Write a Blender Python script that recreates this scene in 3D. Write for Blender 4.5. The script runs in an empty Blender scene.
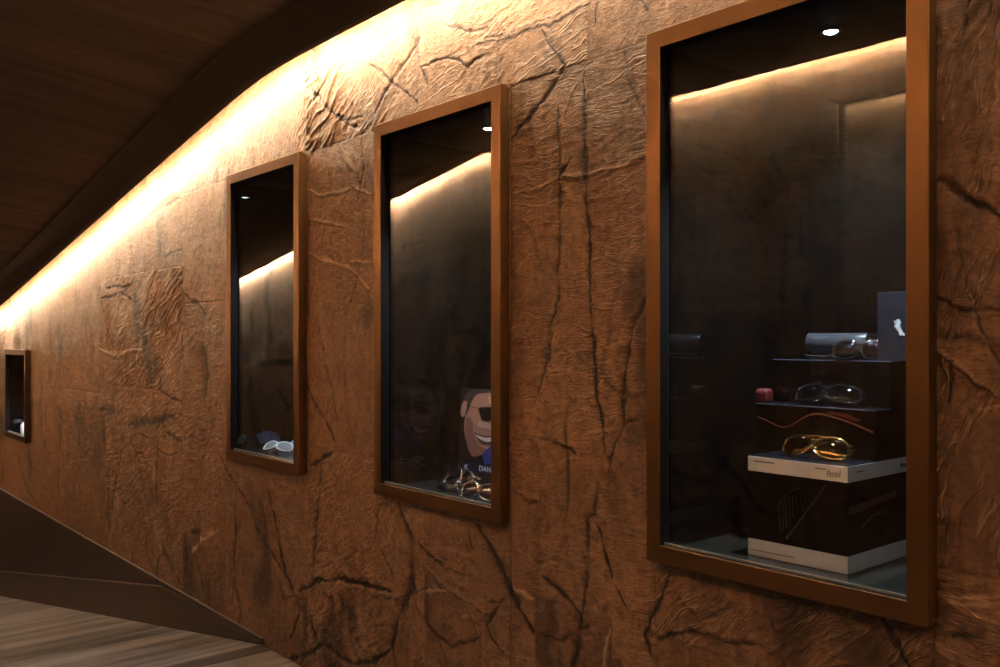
import bpy, bmesh, math, random
import numpy as np
from mathutils import Vector, Matrix

C = bpy.context.scene.collection
PI = math.pi
random.seed(7)
# ---------------------------------------------------------------- frame of reference
D = 1.5                     # camera distance to the front of the frames
EYE = 0.78 * D              # eye height above the upper floor
PHI = math.radians(40.18)   # angle between the view axis and the wall
F = 900.0
WQ = 1.0245                 # wall plane (in D, from the camera)
OQ = -0.20                  # opposite wall plane
S0, S1 = -1.5, 8.3          # corridor extent along the wall (in D)

def P(s, q, v):             # along the wall, away from the camera, above the eye (all in D)
    return Vector((-s * D, (q - 1) * D, EYE + v * D))

def on_plane(x, y, q=WQ):   # a photo point read back onto a plane parallel to the wall
    t = math.atan((x - 500) / F)
    a = t + PHI
    z = q * math.cos(t) / math.sin(a)
    return q / math.tan(a), (340 - y) / F * z

# ---------------------------------------------------------------- materials
def mat(name, base=(.5, .5, .5), rough=.5, metal=0., spec=.5, emit=None, estr=0., ior=1.5, coat=0.):
    m = bpy.data.materials.new(name); m.use_nodes = True
    b = m.node_tree.nodes['Principled BSDF']
    b.inputs['Base Color'].default_value = (*base, 1)
    b.inputs['Roughness'].default_value = rough
    b.inputs['Metallic'].default_value = metal
    b.inputs['Specular IOR Level'].default_value = spec
    b.inputs['IOR'].default_value = ior
    b.inputs['Coat Weight'].default_value = coat
    if emit:
        b.inputs['Emission Color'].default_value = (*emit, 1)
        b.inputs['Emission Strength'].default_value = estr
    return m

class NT:
    def __init__(self, m):
        self.t = m.node_tree; self.b = self.t.nodes['Principled BSDF']
    def n(self, typ, **kw):
        x = self.t.nodes.new(typ)
        for k, v in kw.items():
            if k.startswith('i_'):
                x.inputs[k[2:].replace('_', ' ')].default_value = v
            else:
                setattr(x, k, v)
        return x
    def l(self, a, b): self.t.links.new(a, b)
    def math(self, op, a, b=None, c=None, clamp=False):
        x = self.t.nodes.new('ShaderNodeMath'); x.operation = op; x.use_clamp = clamp
        for i, v in enumerate((a, b, c)):
            if v is None: continue
            if isinstance(v, (int, float)): x.inputs[i].default_value = v
            else: self.l(v, x.inputs[i])
        return x.outputs[0]
    def mix(self, f, a, b, typ='MIX'):
        x = self.t.nodes.new('ShaderNodeMix'); x.data_type = 'RGBA'; x.blend_type = typ
        for s, v in ((x.inputs[0], f), (x.inputs[6], a), (x.inputs[7], b)):
            if isinstance(v, (int, float)): s.default_value = v
            elif isinstance(v, tuple): s.default_value = (*v, 1)
            else: self.l(v, s)
        return x.outputs[2]
    def attr(self, name):
        return self.n('ShaderNodeAttribute', attribute_name=name).outputs['Fac']
    def coords(self, sx=1, sy=1, sz=1):
        g = self.n('ShaderNodeTexCoord'); mp = self.n('ShaderNodeMapping')
        mp.inputs['Scale'].default_value = (sx, sy, sz)
        self.l(g.outputs['Object'], mp.inputs['Vector']); return mp.outputs[0]
    def noise(self, vec, scale, detail=4, rough=.55, dist=0.):
        x = self.n('ShaderNodeTexNoise'); self.l(vec, x.inputs['Vector'])
        x.inputs['Scale'].default_value = scale; x.inputs['Detail'].default_value = detail
        x.inputs['Roughness'].default_value = rough; x.inputs['Distortion'].default_value = dist
        return x.outputs['Fac']
    def bump(self, h, strength, dist):
        x = self.n('ShaderNodeBump'); self.l(h, x.inputs['Height'])
        x.inputs['Strength'].default_value = strength; x.inputs['Distance'].default_value = dist
        self.l(x.outputs[0], self.b.inputs['Normal'])
    def ramp(self, f, lo, hi):
        x = self.n('ShaderNodeMapRange'); self.l(f, x.inputs[0])
        x.inputs[1].default_value = lo; x.inputs[2].default_value = hi
        return x.outputs[0]

def make_leather():
    m = mat('leather', rough=.5, spec=.45); t = NT(m)
    co = t.coords()
    tone, crease, worn, st = t.attr('tone'), t.attr('crease'), t.attr('worn'), t.attr('folded')
    flow = t.n('ShaderNodeAttribute', attribute_name='flow').outputs['Vector']
    def stretched(sx, sy):
        mp = t.n('ShaderNodeMapping'); mp.inputs['Scale'].default_value = (sx, sy, 1); t.l(flow, mp.inputs['Vector']); return mp.outputs[0]
    def ridge(vec, dist, w):
        x = t.noise(vec, 1.0, 2.5, .45, dist)
        return t.ramp(t.math('ABSOLUTE', t.math('SUBTRACT', x, .5)), w, .0)
    n1 = t.noise(co, 9, 5, .6, .4)
    n2 = t.noise(co, 70, 4, .65)
    spot = t.noise(co, 26, 5, .7, .6)
    fib = t.noise(t.coords(4, 1, 26), 13, 4, .65, .3)     # short flat flecks of the grain
    drip = t.noise(t.coords(26, 1, 3.0), 1.6, 4, .6, .4)  # upright streaks in the dye
    r1 = ridge(stretched(5.5, 34), .5, .030)
    r2 = ridge(stretched(12, 85), .4, .035)
    gate = t.ramp(t.noise(co, 4.2, 3, .5), .46, .60)
    gate2 = t.ramp(t.noise(co, 11, 3, .5), .48, .60)
    ra = t.math('MULTIPLY', t.math('MULTIPLY', r1, gate), st)
    rb = t.math('MULTIPLY', t.math('MULTIPLY', r2, gate2), t.math('ADD', t.math('MULTIPLY', st, .7), .18))
    f = t.math('ADD', t.math('MULTIPLY', tone, .62), t.math('ADD', t.math('MULTIPLY', t.ramp(n1, .3, .72), .20), t.math('MULTIPLY', t.ramp(drip, .35, .68), .22)))
    base = t.mix(f, (.112, .058, .030), (.43, .245, .128))
    base = t.mix(t.math('MULTIPLY', t.ramp(fib, .52, .68), .70), base, (.105, .054, .026))
    base = t.mix(t.math('MULTIPLY', t.ramp(spot, .50, .66), .72), base, (.085, .043, .020))
    base = t.mix(t.math('MULTIPLY', t.ramp(n2, .48, .70), .5), base, (.085, .043, .02))
    wr = t.math('ADD', t.math('MULTIPLY', ra, .52), t.math('MULTIPLY', rb, .40))
    base = t.mix(t.math('ADD', t.math('MULTIPLY', worn, .75), wr, clamp=True), base, (.60, .42, .26))
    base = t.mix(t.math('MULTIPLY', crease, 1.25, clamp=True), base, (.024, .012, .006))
    t.l(base, t.b.inputs['Base Color'])
    t.l(t.math('ADD', t.math('MULTIPLY', n2, .28), .30), t.b.inputs['Roughness'])
    fine = t.noise(co, 140, 6, .7, .3)
    h = t.math('ADD', t.math('ADD', t.math('MULTIPLY', fine, .45), t.math('MULTIPLY', fib, .45)),
               t.math('ADD', t.math('MULTIPLY', ra, 1.3), t.math('ADD', t.math('MULTIPLY', rb, .8), t.math('MULTIPLY', spot, .3))))
    t.bump(h, 1.0, .0042)
    return m

def make_planks(name, c0, c1, pw, rough, ax=0, gap=(.01, .008, .006), streak=1., fx=16):
    """boards running across the corridor (along Y), pw wide"""
    m = mat(name, rough=rough, spec=.4); t = NT(m)
    g = t.n('ShaderNodeTexCoord'); sp = t.n('ShaderNodeSeparateXYZ'); t.l(g.outputs['Object'], sp.inputs[0])
    u = t.math('DIVIDE', sp.outputs[0], pw)
    cell = t.math('FLOOR', u); fr = t.math('FRACT', u)
    wn = t.n('ShaderNodeTexWhiteNoise', noise_dimensions='1D'); t.l(cell, wn.inputs['W'])
    st = t.noise(t.coords(fx, .45, 1), 2.2, 6, .62, .5)
    st2 = t.noise(t.coords(60, 1.2, 1), 2.0, 4, .6)
    f = t.math('ADD', t.math('MULTIPLY', t.ramp(st, .40, .60), .55 * streak),
               t.math('ADD', t.math('MULTIPLY', wn.outputs[0], .4), t.math('MULTIPLY', st2, .15)), clamp=True)
    base = t.mix(f, c0, c1)
    e = t.math('MINIMUM', fr, t.math('SUBTRACT', 1.0, fr))
    line = t.math('LESS_THAN', e, .012)
    base = t.mix(t.math('MULTIPLY', line, .8), base, gap)
    t.l(base, t.b.inputs['Base Color'])
    h = t.math('SUBTRACT', t.math('MULTIPLY', st2, .3), line)
    t.bump(h, .35, .002)
    return m

def make_bronze():
    m = mat('bronze', (.40, .20, .075), .36, 1.0); t = NT(m)
    n = t.noise(t.coords(900, 900, 3), 1, 3, .6)
    n2 = t.noise(t.coords(4, 4, 2), 1, 3, .6)
    base = t.mix(t.math('MULTIPLY', n2, .6), (.27, .15, .067), (.175, .095, .041))
    t.l(base, t.b.inputs['Base Color'])
    t.l(t.math('ADD', t.math('MULTIPLY', n,   .14), .36), t.b.inputs['Roughness'])
    return m

def make_glass():
    m = bpy.data.materials.new('pane_glass'); m.use_nodes = True
    nt = m.node_tree; nt.nodes.remove(nt.nodes['Principled BSDF'])
    fr = nt.nodes.new('ShaderNodeFresnel'); 
    ge = nt.nodes.new('ShaderNodeNewGeometry'); mr = nt.nodes.new('ShaderNodeMapRange')
    mr.inputs[3].default_value = 1.62; mr.inputs[4].default_value = 1 / 1.62      # the ray is not bent inside the pane
    nt.links.new(ge.outputs['Backfacing'], mr.inputs[0]); nt.links.new(mr.outputs[0], fr.inputs['IOR'])
    gl = nt.nodes.new('ShaderNodeBsdfGlossy'); gl.inputs['Roughness'].default_value = .015
    tr = nt.nodes.new('ShaderNodeBsdfTransparent'); tr.inputs['Color'].default_value = (.95, .96, .94, 1)
    mx = nt.nodes.new('ShaderNodeMixShader')
    nt.links.new(fr.outputs[0], mx.inputs[0]); nt.links.new(tr.outputs[0], mx.inputs[1]); nt.links.new(gl.outputs[0], mx.inputs[2])
    nt.links.new(mx.outputs[0], nt.nodes['Material Output'].inputs['Surface'])
    return m

def noisy(name, c0, c1, rough, scale=20, metal=0., spec=.5, bump=.0, coat=0.):
    m = mat(name, c0, rough, metal, spec, coat=coat); t = NT(m)
    n = t.noise(t.coords(), scale, 4, .6)
    t.l(t.mix(t.ramp(n, .3, .7), c0, c1), t.b.inputs['Base Color'])
    if bump: t.bump(n, .3, bump)
    return m

LEATHER = make_leather()
FLOORM = make_planks('floor_boards', (.026, .022, .020), (.27, .24, .215), .19, .42, streak=1.25, fx=4.5)
CEILM = make_planks('ceiling_boards', (.060, .041, .027), (.15, .104, .068), .17, .6, gap=(.03, .020, .013), fx=6)
BULK = noisy('bulkhead_stain', (.022, .0135, .008), (.028, .017, .010), .8, 14, bump=.002)
STRING = noisy('stringer_paint', (.028, .019, .0135), (.036, .025, .018), .5, 3)
STRING2 = noisy('skirting_stain', (.050, .034, .024), (.064, .044, .031), .5, 3)
LIP = noisy('lip_stain', (.055, .038, .026), (.07, .048, .034), .6, 9)
BRONZE = make_bronze()
GLASS = make_glass()
GLOSS = mat('black_gloss', (.0035, .003, .0026), .03, 0, .5, ior=1.55)
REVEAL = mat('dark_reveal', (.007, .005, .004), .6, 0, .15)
TOPBLACK = mat('niche_top_black', (.004, .004, .004), .7, 0, .1)
BASEM = mat('niche_base_glass', (.019, .0185, .0155), .12, 0, .5)
CHANNEL = mat('glass_channel', (.62, .66, .60), .3, .7)
CHROME = mat('chrome', (.75, .76, .78), .12, 1.0)
LED = mat('led_lens', (.9, .95, 1), .3, emit=(.72, .87, 1.0), estr=45)
WHITEC = noisy('white_card', (.70, .66, .62), (.74, .70, .66), .55, 30)
BLACKC = mat('black_card', (.0035, .0028, .0028), .20, 0, .35)
EDGE_GLINT = mat('card_edge_glint', (.16, .17, .25), .4)  # spotlight glint on the black box edges, put into the colour
BLACKTOP = mat('black_gloss_card', (.012, .013, .018), .16, 0, .5)
NAVYC = noisy('navy_card', (.009, .0115, .021), (.011, .014, .025), .5, 30)
INK = mat('ink', (.03, .025, .025), .6)
GREYINK = mat('grey_ink', (.20, .17, .155), .6)
HARPINK = mat('pale_print', (.065, .040, .034), .5)
BROWNINK = mat('brown_print', (.075, .030, .018), .5)
COPPERINK = mat('copper_print', (.22, .066, .032), .4)
REDINK = mat('red_print', (.11, .010, .010), .4)
LOGOW = mat('white_print', (.78, .82, .88), .5)
GOLD = mat('gold_metal', (.75, .47, .17), .16, 1.0)
GOLDLENS = mat('gold_tint_lens', (.16, .105, .045), .07, 1.0)
DARKLENS = mat('dark_mirror_lens', (.028, .029, .036), .06, 1.0)
CHROMELENS = mat('chrome_mirror_lens', (.16, .17, .20), .07, 1.0)
BLACKAC = mat('black_acetate', (.010, .009, .009), .10, 0, .6, coat=.5)
TORT = noisy('dark_tortoise', (.011, .006, .004), (.05, .020, .008), .10, 90, coat=.5)
STEEL = mat('gunmetal', (.30, .31, .34), .16, 1.0)
SILVER = mat('silver_metal', (.80, .80, .80), .14, 1.0)
CASEM = noisy('case_grey', (.028, .032, .040), (.034, .038, .047), .34, 60, coat=.1)
CASELIN = mat('case_lining', (.05, .055, .065), .8)
REDM = noisy('red_felt', (.085, .002, .004), (.11, .003, .005), .6, 90)
WHITEAC = mat('white_acetate', (.75, .75, .73), .15, 0, .5, coat=.4)
BLUELENS = mat('blue_mirror_lens', (.10, .17, .42), .06, .5, .7)
BLUEM = noisy('blue_cloth', (.20, .30, .58), (.26, .37, .66), .6, 60)
WHITEP = mat('white_pouch', (.66, .66, .70), .5)
# print inks of the portrait
PR_BG = mat('print_dark', (.010, .007, .006), .5)
PR_SKIN = mat('print_skin', (.44, .215, .15), .5)
PR_SKIN2 = mat('print_skin_tan', (.27, .12, .08), .5)
PR_SKIN3 = mat('print_skin_pale', (.62, .35, .27), .5)
PR_HAIR = mat('print_hair', (.065, .044, .036), .5)
PR_LENS = mat('print_lens', (.008, .006, .007), .4)
PR_TEETH = mat('print_teeth', (.74, .64, .60), .5)
PR_MOUTH = mat('print_mouth', (.14, .055, .05), .5)
PR_BLUE = mat('print_blue', (.035, .055, .22), .5)
PR_NAVY = mat('print_navy', (.018, .020, .034), .5)
PR_WHITE = mat('print_white', (.62, .66, .74), .5)
FIXT = mat('fixture_white', (.6, .58, .55), .5)

# ---------------------------------------------------------------- mesh helpers
def obj(name, bm, m, parent=None, smooth=False, bevel=0., angle=None):
    if bevel:
        bmesh.ops.bevel(bm, geom=[e for e in bm.edges], offset=bevel, segments=2, affect='EDGES', profile=.5)
    bmesh.ops.recalc_face_normals(bm, faces=bm.faces)
    me = bpy.data.meshes.new(name); bm.to_mesh(me); bm.free()
    o = bpy.data.objects.new(name, me); C.objects.link(o)
    for x in (m if isinstance(m, (list, tuple)) else [m]): me.materials.append(x)
    if smooth:
        for p in me.polygons: p.use_smooth = True
        if angle is not None:
            try: me.set_sharp_from_angle(angle=angle)
            except Exception: pass
    if parent is not None: o.parent = parent
    return o

def tag(o, label=None, cat=None, group=None, kind=None):
    if label: o['label'] = label
    if cat: o['category'] = cat
    if group: o['group'] = group
    if kind: o['kind'] = kind
    return o

def thing(name, label, cat, loc, rotz=0., group=None):
    o = bpy.data.objects.new(name, None); C.objects.link(o)
    o.empty_display_size = .05
    o.location = loc; o.rotation_euler = (0, 0, rotz)
    return tag(o, label, cat, group)

def box(bm, x0, x1, y0, y1, z0, z1):
    v = [bm.verts.new(p) for p in ((x0, y0, z0), (x1, y0, z0), (x1, y1, z0), (x0, y1, z0),
                                   (x0, y0, z1), (x1, y0, z1), (x1, y1, z1), (x0, y1, z1))]
    for f in ((0, 3, 2, 1), (4, 5, 6, 7), (0, 1, 5, 4), (1, 2, 6, 5), (2, 3, 7, 6), (3, 0, 4, 7)):
        bm.faces.new([v[i] for i in f])
    return bm

def tube(bm, pts, r, n=8, closed=False, flat=1.0):
    pts = [Vector(p) for p in pts]; N = len(pts); rings = []
    up = None
    for i, p in enumerate(pts):
        if closed: t = pts[(i + 1) % N] - pts[i - 1]
        else: t = pts[min(i + 1, N - 1)] - pts[max(i - 1, 0)]
        t.normalize()
        if up is None:
            up = Vector((0, 0, 1)) if abs(t.z) < .9 else Vector((0, 1, 0))
        a = t.cross(up)
        if a.length < 1e-4: a = t.cross(Vector((1, 0, 0)))
        a.normalize(); b = a.cross(t); up = b
        rr = r[i] if isinstance(r, (list, tuple)) else r
        rings.append([bm.verts.new(p + (a * math.cos(2 * PI * k / n) * flat + b * math.sin(2 * PI * k / n)) * rr) for k in range(n)])
    for i in range(N if closed else N - 1):
        A, B = rings[i], rings[(i + 1) % N]
        for k in range(n):
            bm.faces.new((A[k], A[(k + 1) % n], B[(k + 1) % n], B[k]))
    if not closed:
        bm.faces.new(rings[0][::-1]); bm.faces.new(rings[-1])
    return bm

def flat_poly(bm, pts, th=.0004):
    """a flat printed shape in the local XZ plane facing -Y: pts are (x, y, z)"""
    a = [bm.verts.new(p) for p in pts]
    b = [bm.verts.new((p[0], p[1] + th, p[2])) for p in pts]
    n = len(pts)
    f1 = bm.faces.new(a); f2 = bm.faces.new(b[::-1])
    for i in range(n): bm.faces.new((a[i], b[i], b[(i + 1) % n], a[(i + 1) % n]))
    bmesh.ops.triangulate(bm, faces=[f1, f2])
    return bm

def stroke(pts, w):
    """outline of a polyline of width w in 2D"""
    L, R = [], []
    for i, p in enumerate(pts):
        a = pts[max(i - 1, 0)]; b = pts[min(i + 1, len(pts) - 1)]
        dx, dz = b[0] - a[0], b[1] - a[1]; d = math.hypot(dx, dz) or 1
        ww = w[i] if isinstance(w, (list, tuple)) else w
        nx, nz = -dz / d * ww / 2, dx / d * ww / 2
        L.append((p[0] + nx, p[1] + nz)); R.append((p[0] - nx, p[1] - nz))
    return L + R[::-1]

def smooth_line(pts, k=6):
    out = []
    n = len(pts)
    for i in range(n - 1):
        p0, p1, p2, p3 = pts[max(i - 1, 0)], pts[i], pts[i + 1], pts[min(i + 2, n - 1)]
        for j in range(k):
            t = j / k
            out.append(tuple(.5 * ((2 * b) + (c - a) * t + (2 * a - 5 * b + 4 * c - d) * t * t + (3 * b - a - 3 * c + d) * t ** 3)
                             for a, b, c, d in zip(p0, p1, p2, p3)))
    out.append(tuple(pts[-1])); return out

def text_mesh(name, body, size, m, parent, loc, shear=0., rot=(PI / 2, 0, 0), sx=1.0, spacing=1.0):
    cu = bpy.data.curves.new('lettering', 'FONT'); cu.body = body; cu.size = size; cu.shear = shear
    cu.extrude = .0003; cu.align_x = 'CENTER'; cu.align_y = 'CENTER'; cu.space_character = spacing
    to = bpy.data.objects.new('lettering', cu); C.objects.link(to)
    dg = bpy.context.evaluated_depsgraph_get()
    me = bpy.data.meshes.new_from_object(to.evaluated_get(dg))
    bpy.data.objects.remove(to); bpy.data.curves.remove(cu)
    me.materials.clear(); me.materials.append(m)
    o = bpy.data.objects.new(name, me); C.objects.link(o)
    o.parent = parent; o.location = loc; o.rotation_euler = rot; o.scale = (sx, 1, 1)
    return o

# ---------------------------------------------------------------- ceiling and floor heights (in D, above eye)
def fall(t, e=.02): return .5 * (t + np.sqrt(t * t + e))
def ceil_drop(s, q):
    s0 = 2.0 + .55 * (.95 - q) / 1.15
    return -.168 * fall(s - s0)
def ceil_v(s, q):
    base = .70 + .042 * (.876 - q) / 1.07
    return base + ceil_drop(s, q)
def floor_v(s):
    return -.78 - .176 * np.maximum(s - 2.145, 0)

# ---------------------------------------------------------------- hide-clad walls
_rng = np.random.RandomState(11)
_perm = np.concatenate([_rng.permutation(512)] * 2)
_ga = _rng.uniform(0, 2 * np.pi, 512); _gx, _gy = np.cos(_ga), np.sin(_ga)
def noise2(x, y, seed=0):
    x = x + seed * 37.17; y = y + seed * 91.73
    xi = np.floor(x).astype(int); yi = np.floor(y).astype(int)
    xf, yf = x - xi, y - yi
    def g(ix, iy, fx, fy):
        h = _perm[(_perm[ix & 511] + iy) & 511]
        return _gx[h] * fx + _gy[h] * fy
    u = xf ** 3 * (xf * (xf * 6 - 15) + 10); w = yf ** 3 * (yf * (yf * 6 - 15) + 10)
    a = g(xi, yi, xf, yf); b = g(xi + 1, yi, xf - 1, yf)
    c = g(xi, yi + 1, xf, yf - 1); d = g(xi + 1, yi + 1, xf - 1, yf - 1)
    return ((a + (b - a) * u) + ((c + (d - c) * u) - (a + (b - a) * u)) * w) * 1.5
def fbm(x, y, o=4, seed=0):
    t = 0; a = 1; 
    for i in range(o):
        t = t + a * noise2(x * 2 ** i, y * 2 ** i, seed + i); a *= .5
    return t

# creases read off the photograph: points (photo), half width in m, darkness, wear, height in m
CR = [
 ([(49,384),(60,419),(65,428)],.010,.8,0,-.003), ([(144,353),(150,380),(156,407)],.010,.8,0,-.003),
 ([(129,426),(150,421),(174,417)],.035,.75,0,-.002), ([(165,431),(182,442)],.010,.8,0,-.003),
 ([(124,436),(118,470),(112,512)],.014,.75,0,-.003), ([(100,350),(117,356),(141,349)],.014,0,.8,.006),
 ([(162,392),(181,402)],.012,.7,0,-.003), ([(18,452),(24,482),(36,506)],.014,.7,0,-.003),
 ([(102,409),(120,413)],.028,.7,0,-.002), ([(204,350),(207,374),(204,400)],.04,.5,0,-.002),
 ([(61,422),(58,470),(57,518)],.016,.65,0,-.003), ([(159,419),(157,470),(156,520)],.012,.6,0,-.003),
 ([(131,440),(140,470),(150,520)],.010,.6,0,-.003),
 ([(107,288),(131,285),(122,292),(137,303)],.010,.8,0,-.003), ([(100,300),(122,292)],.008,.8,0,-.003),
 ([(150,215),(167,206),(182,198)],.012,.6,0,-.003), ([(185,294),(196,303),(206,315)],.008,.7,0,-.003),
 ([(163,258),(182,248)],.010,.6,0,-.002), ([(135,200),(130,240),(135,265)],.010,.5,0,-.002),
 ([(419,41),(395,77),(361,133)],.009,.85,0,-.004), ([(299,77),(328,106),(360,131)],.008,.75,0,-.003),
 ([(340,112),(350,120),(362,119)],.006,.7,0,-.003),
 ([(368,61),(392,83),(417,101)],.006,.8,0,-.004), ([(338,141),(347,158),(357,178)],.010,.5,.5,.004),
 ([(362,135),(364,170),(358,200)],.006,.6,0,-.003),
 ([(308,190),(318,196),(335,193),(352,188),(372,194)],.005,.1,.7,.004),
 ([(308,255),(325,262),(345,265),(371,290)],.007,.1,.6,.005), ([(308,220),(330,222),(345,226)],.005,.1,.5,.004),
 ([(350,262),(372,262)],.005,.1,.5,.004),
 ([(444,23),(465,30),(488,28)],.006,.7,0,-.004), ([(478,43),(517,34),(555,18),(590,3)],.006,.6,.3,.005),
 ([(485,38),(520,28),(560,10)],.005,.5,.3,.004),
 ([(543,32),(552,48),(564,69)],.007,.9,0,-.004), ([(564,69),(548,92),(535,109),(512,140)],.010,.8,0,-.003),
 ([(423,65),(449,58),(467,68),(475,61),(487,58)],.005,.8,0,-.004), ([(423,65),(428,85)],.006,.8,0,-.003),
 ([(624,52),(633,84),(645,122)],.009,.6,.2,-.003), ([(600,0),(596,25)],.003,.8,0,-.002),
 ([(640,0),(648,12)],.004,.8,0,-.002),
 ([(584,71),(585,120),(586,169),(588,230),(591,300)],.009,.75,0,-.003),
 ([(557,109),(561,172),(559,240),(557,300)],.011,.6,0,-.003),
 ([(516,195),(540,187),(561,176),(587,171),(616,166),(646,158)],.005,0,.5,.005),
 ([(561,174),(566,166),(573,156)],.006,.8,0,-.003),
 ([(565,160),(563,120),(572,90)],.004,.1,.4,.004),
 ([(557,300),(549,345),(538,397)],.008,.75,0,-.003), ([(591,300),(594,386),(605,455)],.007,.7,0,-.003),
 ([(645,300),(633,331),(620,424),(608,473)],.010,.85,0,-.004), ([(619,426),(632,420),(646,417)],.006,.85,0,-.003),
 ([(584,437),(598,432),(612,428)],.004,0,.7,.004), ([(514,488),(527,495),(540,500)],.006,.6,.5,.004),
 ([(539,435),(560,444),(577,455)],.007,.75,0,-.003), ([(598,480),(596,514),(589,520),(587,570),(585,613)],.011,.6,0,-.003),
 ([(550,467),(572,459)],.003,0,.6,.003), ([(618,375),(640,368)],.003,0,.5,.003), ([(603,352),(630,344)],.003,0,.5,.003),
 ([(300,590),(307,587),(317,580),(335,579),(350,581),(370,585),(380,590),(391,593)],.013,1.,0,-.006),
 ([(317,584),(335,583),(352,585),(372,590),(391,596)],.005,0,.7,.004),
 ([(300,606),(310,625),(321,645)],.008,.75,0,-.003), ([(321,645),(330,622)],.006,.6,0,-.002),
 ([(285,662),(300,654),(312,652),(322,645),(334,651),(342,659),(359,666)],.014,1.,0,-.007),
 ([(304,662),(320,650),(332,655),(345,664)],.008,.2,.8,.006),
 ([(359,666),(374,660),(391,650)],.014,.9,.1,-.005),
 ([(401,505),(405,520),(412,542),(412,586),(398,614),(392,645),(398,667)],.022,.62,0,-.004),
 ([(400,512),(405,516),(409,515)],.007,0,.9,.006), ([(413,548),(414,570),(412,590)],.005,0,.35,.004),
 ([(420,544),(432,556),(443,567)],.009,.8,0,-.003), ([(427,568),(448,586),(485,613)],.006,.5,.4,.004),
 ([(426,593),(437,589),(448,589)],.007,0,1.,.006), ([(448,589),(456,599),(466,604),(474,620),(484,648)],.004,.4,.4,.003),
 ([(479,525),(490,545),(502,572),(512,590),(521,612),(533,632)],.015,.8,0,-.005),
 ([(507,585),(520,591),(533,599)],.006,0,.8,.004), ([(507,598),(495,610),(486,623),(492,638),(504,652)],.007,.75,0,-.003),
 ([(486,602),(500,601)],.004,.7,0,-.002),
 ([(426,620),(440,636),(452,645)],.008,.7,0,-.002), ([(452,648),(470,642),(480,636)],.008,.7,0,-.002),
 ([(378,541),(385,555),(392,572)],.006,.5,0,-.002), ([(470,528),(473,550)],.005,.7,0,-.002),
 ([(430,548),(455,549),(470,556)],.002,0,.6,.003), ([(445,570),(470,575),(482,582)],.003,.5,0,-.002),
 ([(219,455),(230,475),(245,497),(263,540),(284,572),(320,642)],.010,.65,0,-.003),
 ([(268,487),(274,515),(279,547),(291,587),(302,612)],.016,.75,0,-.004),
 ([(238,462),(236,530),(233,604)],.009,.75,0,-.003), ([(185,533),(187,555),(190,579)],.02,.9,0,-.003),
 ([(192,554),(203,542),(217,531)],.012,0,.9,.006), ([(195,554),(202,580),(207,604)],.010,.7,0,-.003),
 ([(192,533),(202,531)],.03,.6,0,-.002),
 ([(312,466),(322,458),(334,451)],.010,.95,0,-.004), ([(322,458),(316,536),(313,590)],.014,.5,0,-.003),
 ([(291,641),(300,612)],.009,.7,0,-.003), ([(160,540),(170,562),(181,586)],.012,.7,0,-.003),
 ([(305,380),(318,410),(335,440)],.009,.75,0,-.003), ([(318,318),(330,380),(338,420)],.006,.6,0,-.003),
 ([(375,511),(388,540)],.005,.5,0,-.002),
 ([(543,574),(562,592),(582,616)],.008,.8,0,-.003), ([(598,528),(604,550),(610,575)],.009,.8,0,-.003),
 ([(670,567),(663,595),(652,615),(645,634),(650,655)],.011,.75,0,-.003),
 ([(582,616),(577,640),(574,667)],.018,.7,0,-.003), ([(610,629),(606,645),(600,666)],.004,0,.9,.004),
 ([(540,630),(560,640),(590,625)],.008,.6,0,-.002), ([(657,636),(690,634),(740,642),(765,648)],.006,.6,0,-.003),
 ([(614,585),(628,610)],.006,.6,0,-.002), ([(680,600),(700,625),(735,600)],.006,.45,0,-.002),
 ([(800,600),(788,616),(775,622)],.007,.8,0,-.003), ([(772,618),(778,640),(786,667)],.012,.6,0,-.003),
 ([(880,620),(895,645),(910,667)],.012,.9,0,-.004), ([(960,635),(985,628)],.012,.6,0,-.002),
 ([(938,180),(958,190),(980,205),(1002,222)],.006,.8,0,-.004), ([(940,352),(955,362),(975,380),(1002,400)],.005,.7,.3,.004),
 ([(952,360),(944,400)],.004,.7,0,-.003), ([(970,0),(955,60)],.004,.5,0,-.002), ([(940,300),(970,312),(1000,310)],.004,.6,0,-.003),
 ([(942,598),(998,596)],.003,0,.7,.003), ([(942,604),(998,603)],.003,0,.6,.003), ([(945,584),(980,584)],.003,0,.5,.003),
 ([(212,470),(226,462)],.008,0,.4,.003),
]
CREASES = [([on_plane(*p) for p in pts], hw, dk, wr, h) for pts, hw, dk, wr, h in CR]

TOPV = .442                                        # long seam just above the niches
def wall_s(x): return on_plane(x, 340)[0]
def patch(seed):
    """two bands of hides: columns above the long seam, columns with cross seams below it"""
    rr = random.Random(seed * 97)
    top = [wall_s(x) for x in (588, 498.7, 419, 306, 200)] if seed == 1 else []
    low = [wall_s(x) for x in (935, 656, 511, 425, 308, 225, 183, 106, 62, 20)] if seed == 1 else []
    for L, a_, b_ in ((top, .28, .50), (low, .30, .55)):
        s = max(L) if L else 0
        while s < S1 + .6: s += rr.uniform(a_, b_); L.append(s)
        s = min(L)
        while s > S0 - .6: s -= rr.uniform(a_, b_); L.append(s)
        L.sort()
    cross = {}
    for k in range(len(low) + 1):
        v = .442 - rr.uniform(.25, .7); c = []
        while v > -1.9: c.append(v); v -= rr.uniform(.35, .8)
        cross[k] = sorted(c)
    rects = []
    if seed == 1:
        def col(x): return int(np.searchsorted(np.array(low), wall_s(x)))
        for x, c in ((800, []), (580, []), (460, []), (360, [-.25]), (265, []), (205, [.11]), (140, [.226, -.16]), (80, [-.2]), (40, [])):
            cross[col(x)] = sorted(c)
        rects = [(wall_s(611), wall_s(535), -1.9, -.43), (wall_s(775), wall_s(656), -1.9, -.43), (wall_s(482), wall_s(425), -1.9, -.46)]
    return np.array(top), np.array(low), cross, rects
PATCH = {k: patch(k) for k in (1, 2)}
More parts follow.
